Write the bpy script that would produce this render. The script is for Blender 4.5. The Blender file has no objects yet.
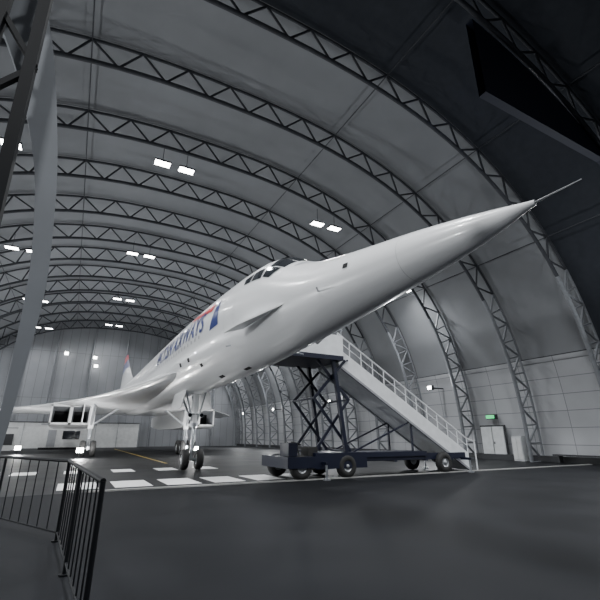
import bpy, math, random
from mathutils import Vector, Matrix
random.seed(4)
pi=math.pi
D=bpy.data
# ---------------------------------------------------------------- materials
def newmat(name):
    m=D.materials.new(name); m.use_nodes=True
    return m, m.node_tree.nodes, m.node_tree.links, m.node_tree.nodes['Principled BSDF']
def mat(name,col,rough=.5,metal=0,noise=.08,scale=3,emis=None,es=0,coat=0,bump=0,spec=.5):
    m,N,L,b=newmat(name)
    b.inputs['Roughness'].default_value=rough; b.inputs['Metallic'].default_value=metal
    b.inputs['Coat Weight'].default_value=coat; b.inputs['Specular IOR Level'].default_value=spec
    tc=N.new('ShaderNodeTexCoord'); nz=N.new('ShaderNodeTexNoise'); nz.inputs['Scale'].default_value=scale; nz.inputs['Detail'].default_value=4
    L.new(tc.outputs['Object'],nz.inputs['Vector'])
    cr=N.new('ShaderNodeValToRGB')
    cr.color_ramp.elements[0].position=.3; cr.color_ramp.elements[1].position=.7
    cr.color_ramp.elements[0].color=(*[c*(1-noise) for c in col],1)
    cr.color_ramp.elements[1].color=(*[min(1,c*(1+noise)) for c in col],1)
    L.new(nz.outputs['Fac'],cr.inputs['Fac']); L.new(cr.outputs['Color'],b.inputs['Base Color'])
    if emis: b.inputs['Emission Color'].default_value=(*emis,1); b.inputs['Emission Strength'].default_value=es
    if bump:
        bp=N.new('ShaderNodeBump'); bp.inputs['Strength'].default_value=bump; L.new(nz.outputs['Fac'],bp.inputs['Height']); L.new(bp.outputs['Normal'],b.inputs['Normal'])
    return m
def panelmat(name,col,joint,w,h,axes=(1,2),rough=.7,mort=.02,noise=.08,off=0.0):
    m,N,L,b=newmat(name); b.inputs['Roughness'].default_value=rough
    tc=N.new('ShaderNodeTexCoord'); sp=N.new('ShaderNodeSeparateXYZ'); cb=N.new('ShaderNodeCombineXYZ')
    ad=N.new('ShaderNodeMath'); ad.operation='ADD'; ad.inputs[1].default_value=off
    L.new(tc.outputs['Object'],sp.inputs[0]); L.new(sp.outputs[axes[0]],ad.inputs[0]); L.new(ad.outputs[0],cb.inputs[0]); L.new(sp.outputs[axes[1]],cb.inputs[1])
    br=N.new('ShaderNodeTexBrick'); br.offset=0; br.inputs['Scale'].default_value=1
    br.inputs['Brick Width'].default_value=w; br.inputs['Row Height'].default_value=h; br.inputs['Mortar Size'].default_value=mort
    br.inputs['Color1'].default_value=(*[c*(1-noise) for c in col],1); br.inputs['Color2'].default_value=(*[c*(1+noise) for c in col],1)
    br.inputs['Mortar'].default_value=(*joint,1)
    L.new(cb.outputs[0],br.inputs['Vector'])
    nz=N.new('ShaderNodeTexNoise'); nz.inputs['Scale'].default_value=.35; nz.inputs['Detail'].default_value=5
    L.new(tc.outputs['Object'],nz.inputs['Vector'])
    mx=N.new('ShaderNodeMixRGB'); mx.blend_type='MULTIPLY'; mx.inputs[0].default_value=.35
    L.new(br.outputs['Color'],mx.inputs[1]); L.new(nz.outputs['Fac'],mx.inputs[2]); L.new(mx.outputs[0],b.inputs['Base Color'])
    return m
M={}
M['white']=mat('white_paint',(.88,.89,.90),.26,0,.02,.6,coat=.3)
M['blue']=mat('livery_blue',(.01,.03,.19),.3)
M['red']=mat('livery_red',(.6,.02,.03),.3)
M['seam']=mat('seam_grey',(.3,.31,.33),.5)
M['seaml']=mat('seam_light',(.6,.61,.62),.4)
M['glass']=mat('dark_glass',(.012,.015,.02),.08,coat=.5)
M['black']=mat('black_rubber',(.02,.02,.02),.7)
M['dark']=mat('dark_void',(.01,.01,.012),.9)
M['hub']=mat('wheel_hub',(.5,.52,.54),.35,.6)
M['strut']=mat('gear_strut_steel',(.5,.52,.55),.3,.7)
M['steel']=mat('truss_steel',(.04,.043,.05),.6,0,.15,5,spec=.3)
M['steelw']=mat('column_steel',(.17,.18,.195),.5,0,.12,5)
M['fabric']=panelmat('roof_fabric',(.245,.255,.27),(.13,.135,.145),4.9,60,axes=(1,2),rough=.75,mort=.05,noise=.03,off=-11.8)
M['fabric_unlit']=mat('roof_fabric_unlit',(.028,.032,.04),.8,spec=.2)  # roof fabric with the front bay's lack of light put into its colour
M['wallp']=panelmat('wall_panel',(.45,.46,.48),(.2,.21,.22),2.45,1.0,axes=(1,2),rough=.7,mort=.02,noise=.05)
M['wallend']=panelmat('end_wall_panel',(.27,.28,.30),(.16,.17,.18),1.2,7,axes=(0,2),rough=.7,mort=.03,noise=.04)
M['skirt']=mat('skirting_dark',(.03,.032,.036),.6)
M['paint']=mat('floor_paint_white',(.92,.92,.91),.5,0,.06,6)
M['curb']=mat('curb_concrete',(.34,.34,.33),.7,0,.12,6)
M['rail']=mat('black_railing_paint',(.006,.007,.009),.6,spec=.2)
M['navy']=mat('truck_navy',(.006,.009,.026),.45)
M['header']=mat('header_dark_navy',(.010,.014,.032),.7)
M['stairw']=mat('stair_white',(.78,.80,.82),.4)
M['tread']=mat('stair_tread',(.25,.26,.27),.6)
M['panelw']=mat('partition_white',(.62,.63,.63),.6)
M['lamp']=mat('lamp_emitter',(1,1,1),.5,emis=(1,1,.97),es=20)
M['lampb']=mat('lamp_bright',(1,1,1),.5,emis=(1,.98,.9),es=80)
M['green']=mat('exit_green',(.02,.4,.12),.5,emis=(.1,1,.35),es=1.0)
M['door']=mat('door_grey',(.55,.57,.58),.5)
M['yellow']=mat('yellow_paint',(.5,.36,.05),.5)
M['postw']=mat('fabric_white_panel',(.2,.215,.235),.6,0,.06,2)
def floormat(name,a,c,rmin,rmax,spec):
    m,N,L,b=newmat(name)
    tc=N.new('ShaderNodeTexCoord'); nz=N.new('ShaderNodeTexNoise'); nz.inputs['Scale'].default_value=.5; nz.inputs['Detail'].default_value=8
    n2=N.new('ShaderNodeTexNoise'); n2.inputs['Scale'].default_value=30; n2.inputs['Detail'].default_value=4
    L.new(tc.outputs['Object'],nz.inputs['Vector']); L.new(tc.outputs['Object'],n2.inputs['Vector'])
    cr=N.new('ShaderNodeValToRGB'); cr.color_ramp.elements[0].color=(*a,1); cr.color_ramp.elements[1].color=(*c,1)
    cr.color_ramp.elements[0].position=.35; cr.color_ramp.elements[1].position=.7
    L.new(nz.outputs['Fac'],cr.inputs['Fac']); L.new(cr.outputs['Color'],b.inputs['Base Color'])
    r2=N.new('ShaderNodeMapRange'); r2.inputs['To Min'].default_value=rmin; r2.inputs['To Max'].default_value=rmax; L.new(nz.outputs['Fac'],r2.inputs['Value']); L.new(r2.outputs[0],b.inputs['Roughness'])
    b.inputs['Specular IOR Level'].default_value=spec
    bp=N.new('ShaderNodeBump'); bp.inputs['Strength'].default_value=.12; L.new(n2.outputs['Fac'],bp.inputs['Height']); L.new(bp.outputs['Normal'],b.inputs['Normal'])
    return m
M['floor']=floormat('asphalt_floor',(.006,.0065,.008),(.014,.015,.017),.45,.65,.15)
M['floor2']=floormat('foreground_concrete',(.012,.013,.015),(.021,.022,.025),.6,.8,.06)
# ---------------------------------------------------------------- mesh builder
class B:
    def __init__(s): s.v=[];s.f=[];s.m=[];s.mats=[];s.sm=[]
    def mi(s,k):
        if k not in s.mats: s.mats.append(k)
        return s.mats.index(k)
    def add(s,vs,fs,k,smooth=False):
        o=len(s.v); s.v+=[tuple(x) for x in vs]; i=s.mi(k)
        for f in fs: s.f.append([a+o for a in f]); s.m.append(i); s.sm.append(smooth)
    def box(s,c,d,k,R=None):
        x,y,z=d[0]/2,d[1]/2,d[2]/2
        vs=[Vector((a*x,b_*y,e*z)) for a in(-1,1) for b_ in(-1,1) for e in(-1,1)]
        if R: vs=[R@v for v in vs]
        vs=[v+Vector(c) for v in vs]
        s.add(vs,[(0,1,3,2),(4,6,7,5),(0,4,5,1),(2,3,7,6),(0,2,6,4),(1,5,7,3)],k)
    def b2(s,p,q,k):
        s.box([(p[i]+q[i])/2 for i in range(3)],[abs(q[i]-p[i]) for i in range(3)],k)
    def beam(s,p,q,w,h,k):
        p=Vector(p);q=Vector(q);d=q-p
        R=d.to_track_quat('Z','Y').to_matrix()
        s.box((p+q)/2,(w,h,d.length),k,R)
    def tube(s,p,q,r,k,n=8,r2=None,caps=True):
        p=Vector(p);q=Vector(q);d=q-p
        if d.length<1e-6:return
        R=d.to_track_quat('Z','Y').to_matrix(); r2=r if r2 is None else r2
        vs=[p+R@Vector((r*math.cos(2*pi*i/n),r*math.sin(2*pi*i/n),0)) for i in range(n)]+[q+R@Vector((r2*math.cos(2*pi*i/n),r2*math.sin(2*pi*i/n),0)) for i in range(n)]
        fs=[(i,(i+1)%n,n+(i+1)%n,n+i) for i in range(n)]
        s.add(vs,fs,k,True)
        if caps: s.add(vs,[tuple(range(n))[::-1],tuple(range(n,2*n))],k)
    def grid(s,G,k,closed=False,smooth=True):
        nr=len(G);nc=len(G[0]);vs=[p for r in G for p in r];fs=[]
        for i in range(nr-1):
            for j in range(nc if closed else nc-1):
                a=i*nc+j;b_=i*nc+(j+1)%nc;fs.append((a,b_,b_+nc,a+nc))
        s.add(vs,fs,k,smooth)
    def wheel(s,c,ax,r,w,k='black'):
        c=Vector(c);ax=Vector(ax).normalized();R=ax.to_track_quat('Z','Y').to_matrix();n=28
        prof=[(.45,-.42),(.55,-.5),(.85,-.5),(.97,-.32),(1,0),(.97,.32),(.85,.5),(.55,.5),(.45,.42)]
        G=[[c+R@Vector((r*a*math.cos(2*pi*i/n),r*a*math.sin(2*pi*i/n),w*h)) for i in range(n)] for a,h in prof]
        s.grid(G,k,True)
        for sg in(-1,1):
            G=[[c+R@Vector((r*a*math.cos(2*pi*i/n),r*a*math.sin(2*pi*i/n),w*h*sg)) for i in range(n)] for a,h in((.47,.42),(.4,.3),(.2,.3),(.14,.48),(.001,.48))]
            s.grid(G,'hub',True)
    def obj(s,name,parent=None,recalc=True):
        me=D.meshes.new(name); me.from_pydata(s.v,[],s.f)
        for k in s.mats: me.materials.append(M[k])
        for p,i,q in zip(me.polygons,s.m,s.sm): p.material_index=i;p.use_smooth=q
        me.update()
        if recalc:
            import bmesh
            bm=bmesh.new();bm.from_mesh(me);bmesh.ops.recalc_face_normals(bm,faces=bm.faces);bm.to_mesh(me);bm.free()
        o=D.objects.new(name,me);bpy.context.collection.objects.link(o)
        if parent: o.parent=parent;o.location=-parent.location
        return o
def empty(name,loc):
    e=D.objects.new(name,None);e.location=loc;bpy.context.collection.objects.link(e);return e
def pchip(xs,ys):
    n=len(xs);h=[xs[i+1]-xs[i] for i in range(n-1)];d=[(ys[i+1]-ys[i])/h[i] for i in range(n-1)]
    m=[d[0]]+[0 if d[i-1]*d[i]<=0 else 2*d[i-1]*d[i]/(d[i-1]+d[i]) for i in range(1,n-1)]+[d[-1]]
    def f(x):
        x=min(max(x,xs[0]),xs[-1]);i=0
        while i<n-2 and x>xs[i+1]: i+=1
        t=(x-xs[i])/h[i]
        return (2*t**3-3*t*t+1)*ys[i]+(t**3-2*t*t+t)*h[i]*m[i]+(-2*t**3+3*t*t)*ys[i+1]+(t**3-t*t)*h[i]*m[i+1]
    return f
# ---------------------------------------------------------------- camera
cd=D.cameras.new('camera');cam=D.objects.new('camera',cd);bpy.context.collection.objects.link(cam)
cd.sensor_width=36;cd.lens=402.7/600*36;cam.location=(0,0,1.447);cam.rotation_euler=(pi/2+.3283,0,-.4932)
cd.clip_end=400
bpy.context.scene.camera=cam
# ---------------------------------------------------------------- hangar
UC,WH,HH,NE=4.7,21.7,19.4,2.4
def arch(a,off=0.0):
    def P(a):
        c,s=math.cos(a),math.sin(a)
        return Vector((UC+WH*math.copysign(abs(c)**(2/NE),c),0,HH*max(s,0)**(2/NE)))
    p=P(a)
    if off:
        e=.01
        t=(P(min(a+e,pi))-P(max(a-e,0))).normalized(); nrm=Vector((-t.z,0,t.x))
        if nrm.dot(Vector((UC,0,2))-p)<0: nrm=-nrm
        if p.z<.01: nrm=Vector((-math.copysign(1,p.x-UC),0,0))
        p=p+nrm*off
    return p
NS=400
pa=[i*pi/NS for i in range(NS+1)];cum=[0]
for i in range(NS): cum.append(cum[-1]+(arch(pa[i+1])-arch(pa[i])).length)
def aat(fr):
    t=fr*cum[-1];i=0
    while i<NS-1 and cum[i+1]<t:i+=1
    return pa[i]+(pa[i+1]-pa[i])*(t-cum[i])/(cum[i+1]-cum[i])
S0,S1=-8.5,72.0
fr_wall=0.095
def shell(name,f0,f1,s0,s1,k,n=60):
    b=B();G=[]
    for i in range(n+1):
        p=arch(aat(f0+(f1-f0)*i/n),-.18);G.append([(p.x,s0,p.z),(p.x,s1,p.z)])
    b.grid(G,k);return b.obj(name)
SA=11.8
shell('ceiling',fr_wall,1-fr_wall,SA,S1,'fabric')
shell('ceiling_front_bay',fr_wall,1-fr_wall,S0,SA,'fabric_unlit')
shell('wall_right',0,fr_wall,S0,S1,'wallp',8)
shell('wall_left',1-fr_wall,1,S0,S1,'wallp',8)
def gable(name,s,k):
    b=B();pts=[arch(aat(i/60),-.18) for i in range(61)]
    vs=[(p.x,s,p.z) for p in pts];b.add(vs,[tuple(range(61))],k);return b.obj(name)
gable('wall_back',S1,'wallend');gable('wall_front',S0,'fabric_unlit')
b=B();b.b2((-19,13.6,-.2),(28,S1+.3,0),'floor');b.b2((-19,S0-.3,-.2),(28,13.6,0),'floor2');b.obj('floor')
b=B()
b.b2((26.0,S0,0),(26.5,S1,.35),'skirt');b.obj('baseboard_right')
# trusses
b=B();ARCH=[SA+4.9*i for i in range(-3,13)]
NP=60
for s in ARCH:
    O=[arch(aat(i/NP),0) for i in range(NP+1)];I=[arch(aat(i/NP),1.25) for i in range(NP+1)]
    for q in O+I: q.y=s
    for i in range(NP):
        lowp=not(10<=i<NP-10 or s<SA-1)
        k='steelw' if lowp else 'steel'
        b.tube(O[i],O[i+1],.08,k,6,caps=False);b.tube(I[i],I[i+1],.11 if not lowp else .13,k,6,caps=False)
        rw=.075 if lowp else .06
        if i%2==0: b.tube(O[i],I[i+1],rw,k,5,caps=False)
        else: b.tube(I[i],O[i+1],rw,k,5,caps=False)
        if lowp: b.tube(O[i],I[i],.05,k,5,caps=False)
for fr in (.095,.2,.3,.4,.6,.7,.8,.905):
    p=arch(aat(fr),.05);b.tube((p.x,ARCH[0],p.z),(p.x,ARCH[-1],p.z),.03,'steel',6,caps=False)
for u in range(-14,25,5):
    zt=HH*(1-(abs(u-UC)/WH)**NE)**(1/NE)-.3
    b.tube((u,71.6,0),(u,71.6,zt),.1,'steelw',6);b.tube((u,70.9,0),(u,70.9,zt-.5),.07,'steelw',6)
    z=0
    while z<zt-1.5: b.tube((u,71.6,z),(u,70.9,z+.8),.035,'steelw',5);b.tube((u,70.9,z+.8),(u,71.6,z+1.6),.035,'steelw',5);z+=1.6
b.obj('roof_truss_frame',recalc=False)
# front header panel following the arch
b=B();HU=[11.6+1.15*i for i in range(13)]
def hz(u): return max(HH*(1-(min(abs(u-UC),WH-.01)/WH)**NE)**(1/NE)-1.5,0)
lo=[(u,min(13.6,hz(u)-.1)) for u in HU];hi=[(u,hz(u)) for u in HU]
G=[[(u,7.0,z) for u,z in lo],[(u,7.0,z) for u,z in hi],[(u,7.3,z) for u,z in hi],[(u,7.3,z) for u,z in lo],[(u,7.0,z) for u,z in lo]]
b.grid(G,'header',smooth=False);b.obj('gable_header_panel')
# door / exit sign / wall things
b=B()
b.b2((26.12,18.9,0),(26.22,20.9,2.25),'skirt');b.b2((26.05,19.0,0.02),(26.15,19.87,2.15),'door');b.b2((26.05,19.93,.02),(26.15,20.8,2.15),'door')
b.b2((26.0,19.75,1.0),(26.08,19.8,1.15),'skirt');b.obj('door_1')
b=B();b.b2((25.9,19.5,2.7),(26.0,20.1,2.92),'green');b.b2((26.0,19.45,2.65),(26.3,20.15,2.97),'skirt');b.obj('exit_sign')
b=B();b.b2((25.5,17.4,0),(26.0,18.1,1.5),'door');b.b2((25.47,17.45,.1),(25.5,17.73,1.4),'panelw');b.b2((25.47,17.77,.1),(25.5,18.05,1.4),'panelw');b.obj('electrical_cabinet')
b=B();b.b2((25.4,12.5,.4),(25.9,15.5,.48),'skirt')
for s in(12.8,15.2): b.b2((25.45,s-.04,0),(25.85,s+.04,.4),'skirt')
b.obj('bench')
# markings
b=B();
for i in range(6):
    u=.4+1.55*i
    b.b2((u-.55,14.4,.0),(u+.55,16.4,.006),'paint')
for i in range(5):
    u=-1.5+1.9*i
    b.b2((u-.45,20.6,0),(u+.45,22.2,.006),'paint')
b.b2((5.05,26,0),(5.2,60,.006),'yellow')
b.obj('floor_marking')
b=B();b.b2((.6,13.5,0),(25.6,13.64,.04),'curb');b.obj('floor_curb')
# ceiling lamps
b=B();LP=[]
for s in(-4,8,23,38,53,67):
    for u in(-6,3.2,14.6,21.3):
        if s==8 and u>20: continue
        o=abs(u-UC);z=HH*(1-(o/WH)**NE)**(1/NE)-1.5
        for du in(-.75,.75):
            b.b2((u+du-.5,s-.3,z),(u+du+.5,s+.3,z+.1),'steel');b.b2((u+du-.46,s-.26,z-.02),(u+du+.46,s+.26,z),'lamp')
            b.tube((u+du,s,z+.1),(u+du,s,z+1.3),.02,'steel',5)
        LP.append((u,s,z-.1))
for u,z in((1.4,13.3),(1.7,12),(-2.6,13.6)):
    b.b2((u-.25,70.6,z-.2),(u+.25,70.8,z+.2),'lamp')
b.obj('ceiling_light_fixtures')
def area(name,loc,size,e,target=None,col=(1,1,1),sy=None,spread=pi):
    l=D.lights.new(name,'AREA');l.energy=e;l.size=size;l.color=col;l.spread=spread
    if sy: l.shape='RECTANGLE';l.size_y=sy
    o=D.objects.new(name,l);o.location=loc;bpy.context.collection.objects.link(o)
    if target is not None:
        o.rotation_euler=(Vector(target)-Vector(loc)).to_track_quat('-Z','Y').to_euler()
    return o
for u,s,z in LP:
    area('ceiling_lamp_light',(u,s,z),2.0,{-4:1100,8:1000,23:600}.get(s,480),(u,s,0),(.96,.98,1),.5,spread=2.6)
for i,s in enumerate((9,24,39,54,66)):  # added floods, not known fixtures: fill light for ceiling and fuselage sides
    for sg in(-1,1):
        u=UC+sg*(WH-1.6)
        b=B();b.box((u,s,5.2),(.25,.5,.35),'skirt');b.box((u-sg*.14,s,5.2),(.02,.4,.25),'lamp');b.tube((u,s,5.2),(u+sg*1.4,s,5.2),.05,'steel');b.obj('added_wall_flood')
        area('added_fill_light',(u-sg*.25,s,5.25),.7,900 if sg<0 else 520,(UC+2*sg,s-3,9),(.95,.98,1))
# ---------------------------------------------------------------- airliner
U0,T0=5.12,2.70
plane=empty('supersonic_airliner',(U0,T0+17.6,0))
def W(t,v,z): return (U0-v,T0+t,z)
top=pchip([0,1,2,4,5.2,6.1,7.0,8.0,9.5,12,15,20,40,50,56,61.6],[4.54,4.8,5.02,5.4,5.68,6.02,6.5,6.78,6.92,7.0,7.03,7.05,7.0,6.95,6.8,6.3])
bot=pchip([0,1,2,4,6,8,10,14,18,40,44,50,56,61.6],[4.46,4.27,4.16,3.99,3.84,3.70,3.6,3.5,3.46,3.5,3.65,4.5,5.5,6.2])
hwf=pchip([0,1,2,4,6,8,10,12,15,18,42,50,56,61.6],[.03,.25,.42,.68,.9,1.07,1.22,1.33,1.42,1.44,1.44,1.1,.65,.05])
def surf(t,ph,off=0):
    a,c,w=top(t),bot(t),hwf(t);h=(a-c)/2;zc=(a+c)/2
    return W(t,(w+off)*math.sin(ph),zc+(h+off)*math.cos(ph))
ts=[0,.15,.4,.7]+[1+.5*i for i in range(28)]+[16+1.5*i for i in range(30)]+[61.6]
b=B();b.grid([[surf(t,2*pi*j/64) for j in range(64)] for t in ts if t<=61.6],'white',True)
b.tube(W(.1,0,4.5),W(-.6,0,4.5),.018,'seam',8,.006)
b.obj('fuselage',plane)
b=B()
def patch(c,k,off=.012,n=6):
    G=[]
    for i in range(n+1):
        r=[]
        for j in range(n+1):
            x,y=i/n,j/n
            t=(1-x)*(1-y)*c[0][0]+x*(1-y)*c[1][0]+x*y*c[2][0]+(1-x)*y*c[3][0]
            p=(1-x)*(1-y)*c[0][1]+x*(1-y)*c[1][1]+x*y*c[2][1]+(1-x)*y*c[3][1]
            r.append(surf(t,math.radians(p),off))
        G.append(r)
    b.grid(G,k)
for sg in(1,-1):
    d=-.75
    for t0,t1,t2,t3,p0,p1 in((6.95,8.0,8.0,7.0,1.5,21),(7.0,8.0,8.05,7.2,24,45)):
        patch([(t0+d,sg*p0),(t1+d,sg*p0),(t2+d,sg*p1),(t3+d,sg*p1)],'glass',.015)
    patch([(7.35+d,sg*48),(8.15+d,sg*47),(8.2+d,sg*62),(7.75+d,sg*65)],'glass',.015)
    patch([(8.3+d,sg*47),(8.95+d,sg*47),(8.95+d,sg*62),(8.3+d,sg*63)],'glass',.015)
    patch([(9.05+d,sg*48),(9.6+d,sg*51),(9.5+d,sg*61),(9.05+d,sg*62)],'glass',.015)
    patch([(5.0,sg*2),(6.1,sg*1),(6.3,sg*46),(5.8,sg*30)],'seam',.006)
    for i in range(58):
        t=12.6+.52*i
        patch([(t-.06,sg*93),(t+.06,sg*93),(t+.06,sg*97.5),(t-.06,sg*97.5)],'seam',.008,2)
    for td in(9.6,24.5,38.0):
        for e in((td-.42,td-.40),(td+.40,td+.42)): patch([(e[0],sg*62),(e[1],sg*62),(e[1],sg*112),(e[0],sg*112)],'seaml',.008)
        for e in((61.5,62.2),(112,112.7)): patch([(td-.42,sg*e[0]),(td+.42,sg*e[0]),(td+.42,sg*e[1]),(td-.42,sg*e[1])],'seaml',.008)
    patch([(10.5,sg*94),(11.35,sg*96),(11.0,sg*66),(10.7,sg*60)],'blue',.014)
    patch([(11.2,sg*60),(11.4,sg*70),(14.6,sg*58),(14.4,sg*52)],'red',.014)
    patch([(12.9,sg*128),(13.2,sg*128),(13.2,sg*133),(12.9,sg*133)],'dark',.01,2)
    patch([(14.2,sg*112),(14.5,sg*112),(14.5,sg*118),(14.2,sg*118)],'dark',.01,2)
    patch([(15.6,sg*112),(15.9,sg*112),(15.9,sg*118),(15.6,sg*118)],'dark',.01,2)
    patch([(3.6,sg*70),(3.75,sg*70),(3.75,sg*80),(3.6,sg*80)],'dark',.01,2)
b.grid([[surf(2.3,2*pi*j/48,.003) for j in range(49)],[surf(2.312,2*pi*j/48,.003) for j in range(49)]],'seaml')
for t,p in((9.8,165),(12.0,158)):
    patch([(t,p),(t+.5,p),(t+.5,p+6),(t,p+6)],'dark',.012,2)
b.obj('livery_and_windows',plane,recalc=False)
def letter(sg):
    cu=D.curves.new('lettering','FONT');cu.body='BRITISH AIRWAYS';cu.size=1.0;cu.resolution_u=3;cu.offset=.012
    o=D.objects.new('tmp',cu);bpy.context.collection.objects.link(o);bpy.context.view_layer.update()
    me=D.meshes.new_from_object(o.evaluated_get(bpy.context.evaluated_depsgraph_get()));D.objects.remove(o)
    import bmesh
    bm=bmesh.new();bm.from_mesh(me)
    xm=max(v.co.x for v in bm.verts)
    for v in bm.verts:
        x=v.co.x/xm;y=v.co.y
        t=(21.5-9.4*x) if sg>0 else (12.1+9.4*x)
        ph=math.radians(90-y*36)*sg
        v.co=Vector(surf(t,ph,.03))
    bm.to_mesh(me);bm.free();me.materials.clear();me.materials.append(M['blue'])
    o=D.objects.new('lettering_starboard' if sg>0 else 'lettering_port',me);bpy.context.collection.objects.link(o);o.parent=plane;o.location=-plane.location
for sg in(1,-1): letter(sg)
# nose strakes
b=B()
for sg in(1,-1):
    vs=[W(6.0,sg*.86,4.72),W(8.5,sg*1.05,4.6),W(8.6,sg*1.62,4.42),W(7.9,sg*1.5,4.5)]
    vs2=[(x,y,z-.06) for x,y,z in vs]
    b.add(vs+vs2,[(0,1,2,3),(7,6,5,4),(0,3,7,4),(3,2,6,7),(2,1,5,6),(1,0,4,5)],'white')
    b.tube(W(4.6,sg*.74,4.55),W(4.3,sg*.95,4.5),.02,'strut')
    b.tube(W(9.4,sg*1.12,4.2),W(9.1,sg*1.35,4.1),.025,'strut')
b.obj('nose_strakes',plane)
# wing
le=pchip([0,1.3,1.8,2.6,4,5.6,6.9,9,11.2,12.3,12.75],[15,17,20,25,31,35.5,38.5,42.5,46.3,48.6,50.8])
te=lambda y:54.6-.35*max(0,(y-9)/3.75)
b=B()
ys=[0,.7,1.3,1.5,1.8,2.2,2.6,3.2,4,4.8,5.6,6.3,6.9,8,9,10,11.2,11.8,12.3,12.6,12.75]
NC=16
for sg in(1,-1):
    T=[];Bt=[]
    for y in ys:
        a,c=le(y),te(y);ch=c-a;th=min(.030*ch,.95)*.5+.02
        rt=[];rb=[]
        for i in range(NC+1):
            x=(1-math.cos(pi*i/NC))/2
            h=th*(2.6*math.sqrt(x)*(1-x)**.8+.02)
            zm=4.35-.012*y-.25*max(0,1-x*4)*(y/12.7)-.25*x
            rt.append(W(a+ch*x,sg*y,zm+h*.9));rb.append(W(a+ch*x,sg*y,zm-h*.9))
        T.append(rt);Bt.append(rb)
    b.grid(T,'white');b.grid(Bt,'white')
    b.grid([T[-1],Bt[-1]],'white');b.grid([[r[-1] for r in T],[r[-1] for r in Bt]],'white')
b.obj('wings',plane,recalc=False)
# fin
b=B()
fl=[(43,6.9),(46,7.6),(49,8.6),(52,9.9),(54.5,11.2),(56.2,12.1),(57,12.25)]
ft=[(61.4,6.7),(61.3,7.6),(60.9,8.6),(60.4,9.9),(60,11.2),(59.7,12.1),(59.4,12.25)]
for sg in(1,-1):
    G=[]
    for (a,z),(c,z2) in zip(fl,ft):
        G.append([W(a+(c-a)*x,sg*.28*(1-(z-6.9)/7.5)*4*x*(1-x)*.5+sg*.01,z+(z2-z)*x) for x in [i/10 for i in range(11)]])
    b.grid(G[:4],'white');b.grid(G[3:5],'blue');b.grid(G[4:6],'red');b.grid(G[5:],'blue')
b.obj('tail_fin',plane,recalc=False)
# nacelles
b=B()
for sg in(1,-1):
    y0,y1=3.95,6.95
    st=[(37.6,2.45,4.05),(38.6,2.3,4.0),(42,2.25,4.0),(50,2.3,3.95),(54,2.55,3.9),(56,2.75,3.8)]
    for (a,za,zb),(c,zc,zd) in zip(st,st[1:]):
        vs=[W(a,sg*y0,za),W(a,sg*y1,za),W(a,sg*y1,zb),W(a,sg*y0,zb),W(c,sg*y0,zc),W(c,sg*y1,zc),W(c,sg*y1,zd),W(c,sg*y0,zd)]
        b.add(vs,[(0,1,5,4),(1,2,6,5),(2,3,7,6),(3,0,4,7)],'white')
    for k in(0,1):
        ya=y0+.12+k*1.5;yb=ya+1.26
        vs=[W(37.58,sg*ya,2.6),W(37.58,sg*yb,2.6),W(37.58,sg*yb,3.9),W(37.58,sg*ya,3.9)]
        vi=[W(39.5,sg*(ya+.1),2.7),W(39.5,sg*(yb-.1),2.7),W(39.5,sg*(yb-.1),3.6),W(39.5,sg*(ya+.1),3.6)]
        b.add(vs+vi,[(0,1,5,4),(1,2,6,5),(2,3,7,6),(3,0,4,7)],'seam');b.add(vi,[(0,1,2,3)],'dark')
        b.tube(W(56,sg*(ya+.63),3.25),W(57,sg*(ya+.63),3.25),.6,'strut',20,.52)
    for p,q in(((y0,2.45),(y1,2.6)),((y0,3.9),(y1,4.05)),((y0,2.45),(y0+.12,4.05)),((y1-.12,2.45),(y1,4.05)),((y0+1.38,2.45),(y0+1.62,4.05))):
        b.add([W(37.58,sg*p[0],p[1]),W(37.58,sg*q[0],p[1]),W(37.58,sg*q[0],q[1]),W(37.58,sg*p[0],q[1])],[(0,1,2,3)],'white')
b.obj('engine_nacelles',plane,recalc=False)
# nose gear
b=B();tg=17.6
for v in(-.34,.34): b.wheel(W(tg,v,.46),(1,0,0),.46,.3)
b.tube(W(tg,-.5,.46),W(tg,.5,.46),.07,'strut')
b.tube(W(tg,0,.46),W(tg+.05,0,2.0),.09,'strut',14);b.tube(W(tg+.05,0,1.9),W(tg+.12,0,3.8),.16,'white',16)
b.tube(W(tg+.06,0,1.95),W(tg+.06,0,2.1),.2,'strut',16)
b.tube(W(tg+.1,-.14,2.2),W(tg+2.2,-.3,3.7),.055,'strut');b.tube(W(tg+.1,.14,2.2),W(tg+2.2,.3,3.7),.055,'strut')
b.tube(W(tg-.1,0,.75),W(tg-.45,0,1.25),.05,'strut');b.tube(W(tg-.45,0,1.25),W(tg-.1,0,1.8),.05,'strut')
b.tube(W(tg-.05,-.25,2.5),W(tg-.05,.25,2.5),.04,'strut')
for v in(-.28,.28):
    b.tube(W(tg-.12,v,2.45),W(tg-.2,v,2.45),.1,'strut',14);b.tube(W(tg-.2,v,2.45),W(tg-.205,v,2.45),.09,'glass',14)
    b.tube(W(tg,v*.5,2.2),W(tg+.1,v*1.8,3.65),.04,'strut')
for sg in(-1,1):
    vs=[W(tg-.2,sg*.55,3.7),W(tg+2.4,sg*.55,3.7),W(tg+2.3,sg*.75,2.75),W(tg-.1,sg*.75,2.75)]
    b.add(vs+[(x+.03,y,z) for x,y,z in vs],[(0,1,2,3),(7,6,5,4),(0,3,7,4),(3,2,6,7),(2,1,5,6)],'white')
b.obj('nose_gear',plane,recalc=False)
b=B();tm=35.8
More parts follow.
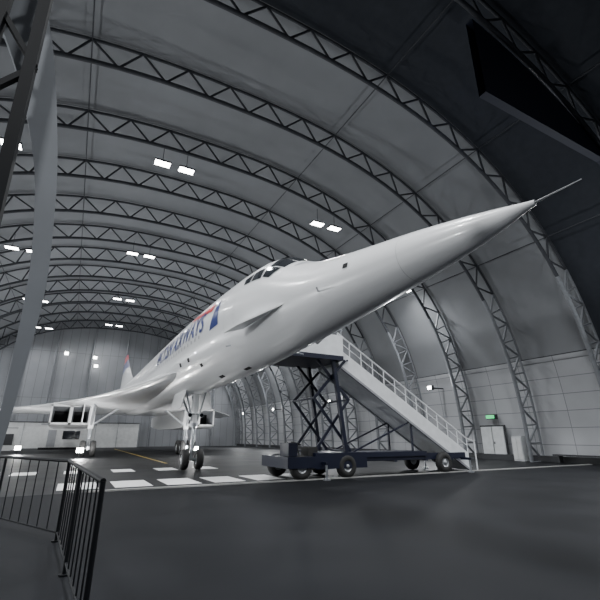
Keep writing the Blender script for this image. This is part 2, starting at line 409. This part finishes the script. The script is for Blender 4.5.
for sg in(-1,1):
    y=sg*3.86
    for dt in(-.72,.72):
        for dv in(-.36,.36): b.wheel(W(tm+dt,y+dv,.6),(1,0,0),.6,.42)
        b.tube(W(tm+dt,y-.5,.6),W(tm+dt,y+.5,.6),.09,'strut')
    b.tube(W(tm-.8,y,.62),W(tm+.8,y,.62),.13,'strut')
    b.tube(W(tm,y,.6),W(tm,y,2.2),.15,'strut',16);b.tube(W(tm,y,2.1),W(tm+.1,y,4.2),.22,'white',16)
    b.tube(W(tm,y,2.3),W(tm+.2,y-sg*2.0,3.8),.09,'strut');b.tube(W(tm,y,2.3),W(tm-2.2,y,4.1),.09,'strut');b.tube(W(tm,y,2.3),W(tm+1.6,y,4.1),.07,'strut')
    b.tube(W(tm-.2,y,.9),W(tm-.7,y,1.4),.06,'strut');b.tube(W(tm-.7,y,1.4),W(tm-.2,y,2.1),.06,'strut')
    b.box(W(tm+.3,y+sg*.7,3.3),(.06,2.4,1.5),'white')
b.obj('main_gear',plane,recalc=False)
# ---------------------------------------------------------------- mobile boarding stairs
st=empty('mobile_boarding_stairs',(12,14.6,0))
SC=14.6
b=B()
ua,ub=7.0,16.4
for s in(SC-.8,SC+.8): b.b2((ua,s-.09,.55),(ub-.5,s+.09,.8),'navy')
for u in(7.1,8.6,10.1,11.8,13.5,15.0): b.b2((u-.08,SC-.9,.5),(u+.08,SC+.9,.75),'navy')
b.b2((7.9,SC-1.1,.35),(10.2,SC+1.1,.9),'navy');b.b2((10.2,SC-.95,.7),(13.5,SC+.95,.88),'navy')
b.b2((6.75,SC-1.15,.4),(7.9,SC+1.15,.78),'navy');b.b2((6.85,SC-1.0,.8),(7.2,SC-.3,1.25),'navy')
b.tube((7.5,SC-.6,.8),(7.35,SC-.6,1.2),.03,'black');b.wheel((7.35,SC-.6,1.22),(.3,0,1),.2,.05)
b.b2((7.7,SC-.9,.78),(8.1,SC-.35,1.1),'black')
for u in(7.35,9.3,14.4):
    for sg in(-1,1): b.wheel((u,SC+sg*.98,.42),(0,1,0),.42,.28)
for u,sg in((8.2,-1),(8.2,1),(15.6,-1),(15.6,1)):
    b.tube((u,SC+sg*1.35,.02),(u,SC+sg*1.35,.6),.04,'strut');b.tube((u,SC+sg*1.35,0),(u,SC+sg*1.35,.05),.14,'strut');b.b2((u-.05,SC+sg*.9,.5),(u+.05,SC+sg*1.4,.6),'navy')
b.obj('chassis',st,recalc=False)
b=B()
zp=4.55
for sg in(-1,1):
    s=SC+sg*.85
    b.beam((8.0,s,.95),(9.6,s,zp/2+.6),.07,.1,'navy');b.beam((9.6,s,.95),(8.0,s,zp/2+.6),.07,.1,'navy')
    b.beam((8.0,s,zp/2+.6),(9.5,s,zp-.1),.07,.1,'navy');b.beam((9.6,s,zp/2+.6),(8.1,s,zp-.1),.07,.1,'navy')
    s=SC+sg*1.0
    b.beam((9.3,s,.9),(8.8,s,zp),.14,.14,'navy')
for z in(.95,zp/2+.6,zp-.1):
    for u in(8.0,9.6): b.tube((u,SC-.9,z),(u,SC+.9,z),.04,'navy')
for sg in(-1,1):
    b.beam((12.9,SC+sg*.75,.8),(12.9,SC+sg*.75,2.2),.07,.07,'navy')
    b.beam((9.8,SC+sg*.75,.9),(12.9,SC+sg*.75,2.1),.06,.06,'navy')
b.obj('scissor_lift',st,recalc=False)
b=B()
b.b2((6.65,SC-1.2,zp-.18),(9.2,SC+1.2,zp),'navy')
b.b2((6.62,SC-1.1,zp-.1),(9.2,SC+1.1,zp+.02),'tread')
for sg in(-1,1):
    s=SC+sg*1.15
    b.b2((7.0,s-.03,zp),(9.2,s+.03,zp+.85),'stairw')
    b.tube((6.9,s,zp+1.08),(9.2,s,zp+1.08),.03,'strut')
    for u in(6.95,7.7,8.5,9.15): b.tube((u,s,zp),(u,s,zp+1.08),.025,'strut')
    b.b2((6.55,s-.05,zp-.1),(7.0,s+.05,zp+1.9),'stairw')
b.obj('platform',st,recalc=False)
b=B()
p0=Vector((9.2,0,zp));p1=Vector((16.2,0,.35));n=24
dv=(p1-p0)
for i in range(n):
    c=p0+dv*((i+.5)/n);b.b2((c.x-.17,SC-.72,c.z-.02),(c.x+.15,SC+.72,c.z+.03),'tread')
    b.b2((c.x-.17,SC-.72,c.z-.02),(c.x-.15,SC+.72,c.z+.18),'stairw')
for sg in(-1,1):
    s=SC+sg*.8
    def sl(z0,z1,w,k):
        vs=[]
        for y in(s-w/2,s+w/2):
            vs+=[(p0.x,y,p0.z+z0),(p1.x,y,p1.z+z0),(p1.x,y,p1.z+z1),(p0.x,y,p0.z+z1)]
        b.add(vs,[(0,1,2,3),(7,6,5,4),(0,4,5,1),(1,5,6,2),(2,6,7,3),(3,7,4,0)],k)
    sl(-.28,.42,.05,'stairw');sl(-.36,-.26,.1,'seam')
    b.tube((p0.x,s,p0.z+1.05),(p1.x,s,p1.z+1.05),.035,'stairw');b.tube((p1.x,s,p1.z+1.05),(p1.x+.5,s,p1.z+.9),.03,'stairw')
    b.tube((p0.x,s,p0.z+.73),(p1.x,s,p1.z+.73),.02,'stairw')
    for i in range(13):
        c=p0+dv*(i/12);b.tube((c.x,s,c.z-.2),(c.x,s,c.z+1.05),.022,'stairw')
    b.tube((p1.x+.5,s,p1.z+.9),(p1.x+.5,s,.03),.03,'stairw')
b.b2((16.2,SC-.72,.17),(16.5,SC+.72,.2),'tread')
b.add([(p0.x,SC-.75,p0.z-.3),(p0.x,SC+.75,p0.z-.3),(p1.x,SC+.75,p1.z-.3),(p1.x,SC-.75,p1.z-.3)],[(0,1,2,3)],'stairw')
b.obj('stair_flight',st,recalc=False)
# ---------------------------------------------------------------- left near panel + lattice
b=B()
R=[(0,-.62,-.70),(1.29,-.575,-.66),(1.9,-.54,-.655),(2.9,-.5,-.67),(4.1,-.59,-.80),(5.4,-.80,-1.16),(6.5,-1.05,-1.65),(8,-1.6,-2.6)]
rf=pchip([r[0] for r in R],[r[1] for r in R]);lf=pchip([r[0] for r in R],[r[2] for r in R])
G=[]
for i in range(41):
    z=8*i/40;G.append([(lf(z),5.0,z),(rf(z),5.0,z),(rf(z)-.02,5.14,z),(lf(z),5.14,z)])
b.grid(G,'postw',True,False);b.obj('curved_canopy_panel')
b=B()
b.beam((-1.6,4.7,0),(-1.6,4.7,8),.3,.16,'rail');b.beam((-.96,4.7,0),(-1.16,4.7,8),.14,.12,'rail')
z=0;i=0
while z<7.4:
    a,c=(-1.6,-1.05) if i%2==0 else(-1.05,-1.6)
    b.beam((a,4.7,z),(c,4.7,z+.8),.08,.06,'rail');z+=.8;i+=1
for z in(2.0,4.0,6.0): b.b2((-3.6,4.62,z-.05),(-1.6,4.78,z+.05),'rail')
b.obj('lattice_column',recalc=False)
# railing
b=B()
rp=[(-1.9,11.6),(-1.0,9.6),(.03,7.6),(.29,4.0)]
def lerp(a,c,t):return(a[0]+(c[0]-a[0])*t,a[1]+(c[1]-a[1])*t)
for a,c in zip(rp,rp[1:]):
    for z,r in((1.1,.025),(.12,.015)): b.tube((*a,z),(*c,z),r,'rail',8)
    L_=math.hypot(c[0]-a[0],c[1]-a[1]);n=int(L_/.3)
    for i in range(n+1): p=lerp(a,c,i/n);b.tube((*p,.12),(*p,1.1),.008 if i%n else .02,'rail',6)
for p in rp+[lerp(rp[2],rp[3],.5)]: b.tube((*p,0),(*p,1.1),.022,'rail');b.tube((*p,0),(*p,.02),.06,'rail')
b.obj('guard_railing',recalc=False)
# ---------------------------------------------------------------- rear exhibits
b=B();b.b2((-16.2,69.5,0),(9,69.8,3.4),'panelw');b.b2((-16.2,69.4,3.4),(9,69.9,3.5),'skirt')
for u in range(-15,9,3): b.b2((u-.03,69.46,0),(u+.03,69.5,3.4),'seam')
b.obj('rear_partition_wall')
b=B();b.b2((-3.4,61,.25),(2.6,64,2.9),'panelw');b.b2((-3.5,60.9,2.9),(2.7,64.1,3.05),'seam')
b.b2((-2.6,60.95,.3),(-1.7,61.0,2.3),'seam');b.b2((-1.0,60.95,1.2),(.9,61.0,2.2),'glass');b.b2((-3.4,61,0),(2.6,64,.25),'dark')
b.obj('portable_cabin')
b=B();b.b2((-9.5,58,0),(-5.5,58.2,2.4),'panelw');b.b2((-9.5,57.95,2.4),(-5.5,58.25,2.5),'seam');b.b2((-9,57.95,.6),(-7.2,58,1.8),'seam')
b.b2((-6.9,57.95,.6),(-5.8,58,1.8),'skirt');b.b2((-9.4,57.7,0),(-9.2,58.5,.08),'seam');b.b2((-5.8,57.7,0),(-5.6,58.5,.08),'seam')
b.obj('display_board')
for (u,s,tg_) in((.7,35.0,(1.3,38,4)),(9.2,35.5,(9,40,4)),(-4,45,(-3,50,5))):
    b=B();b.b2((u-.25,s-.2,0),(u+.25,s+.2,.06),'skirt');b.tube((u,s,.05),(u,s,.4),.03,'skirt');b.box((u,s,.55),(.5,.2,.36),'skirt');b.box((u,s-.11,.55),(.44,.02,.3),'lampb');b.box((u,s+.11,.55),(.44,.02,.3),'lampb');b.obj('ground_floodlight')
    area('ground_flood',(u,s-.2,.6),.4,160,(u,s-6,.3));area('ground_flood_up',(u,s+.2,.7),.4,260,tg_)
w=D.worlds.new('world');bpy.context.scene.world=w;w.use_nodes=True
w.node_tree.nodes['Background'].inputs[0].default_value=(.02,.025,.03,1);w.node_tree.nodes['Background'].inputs[1].default_value=1
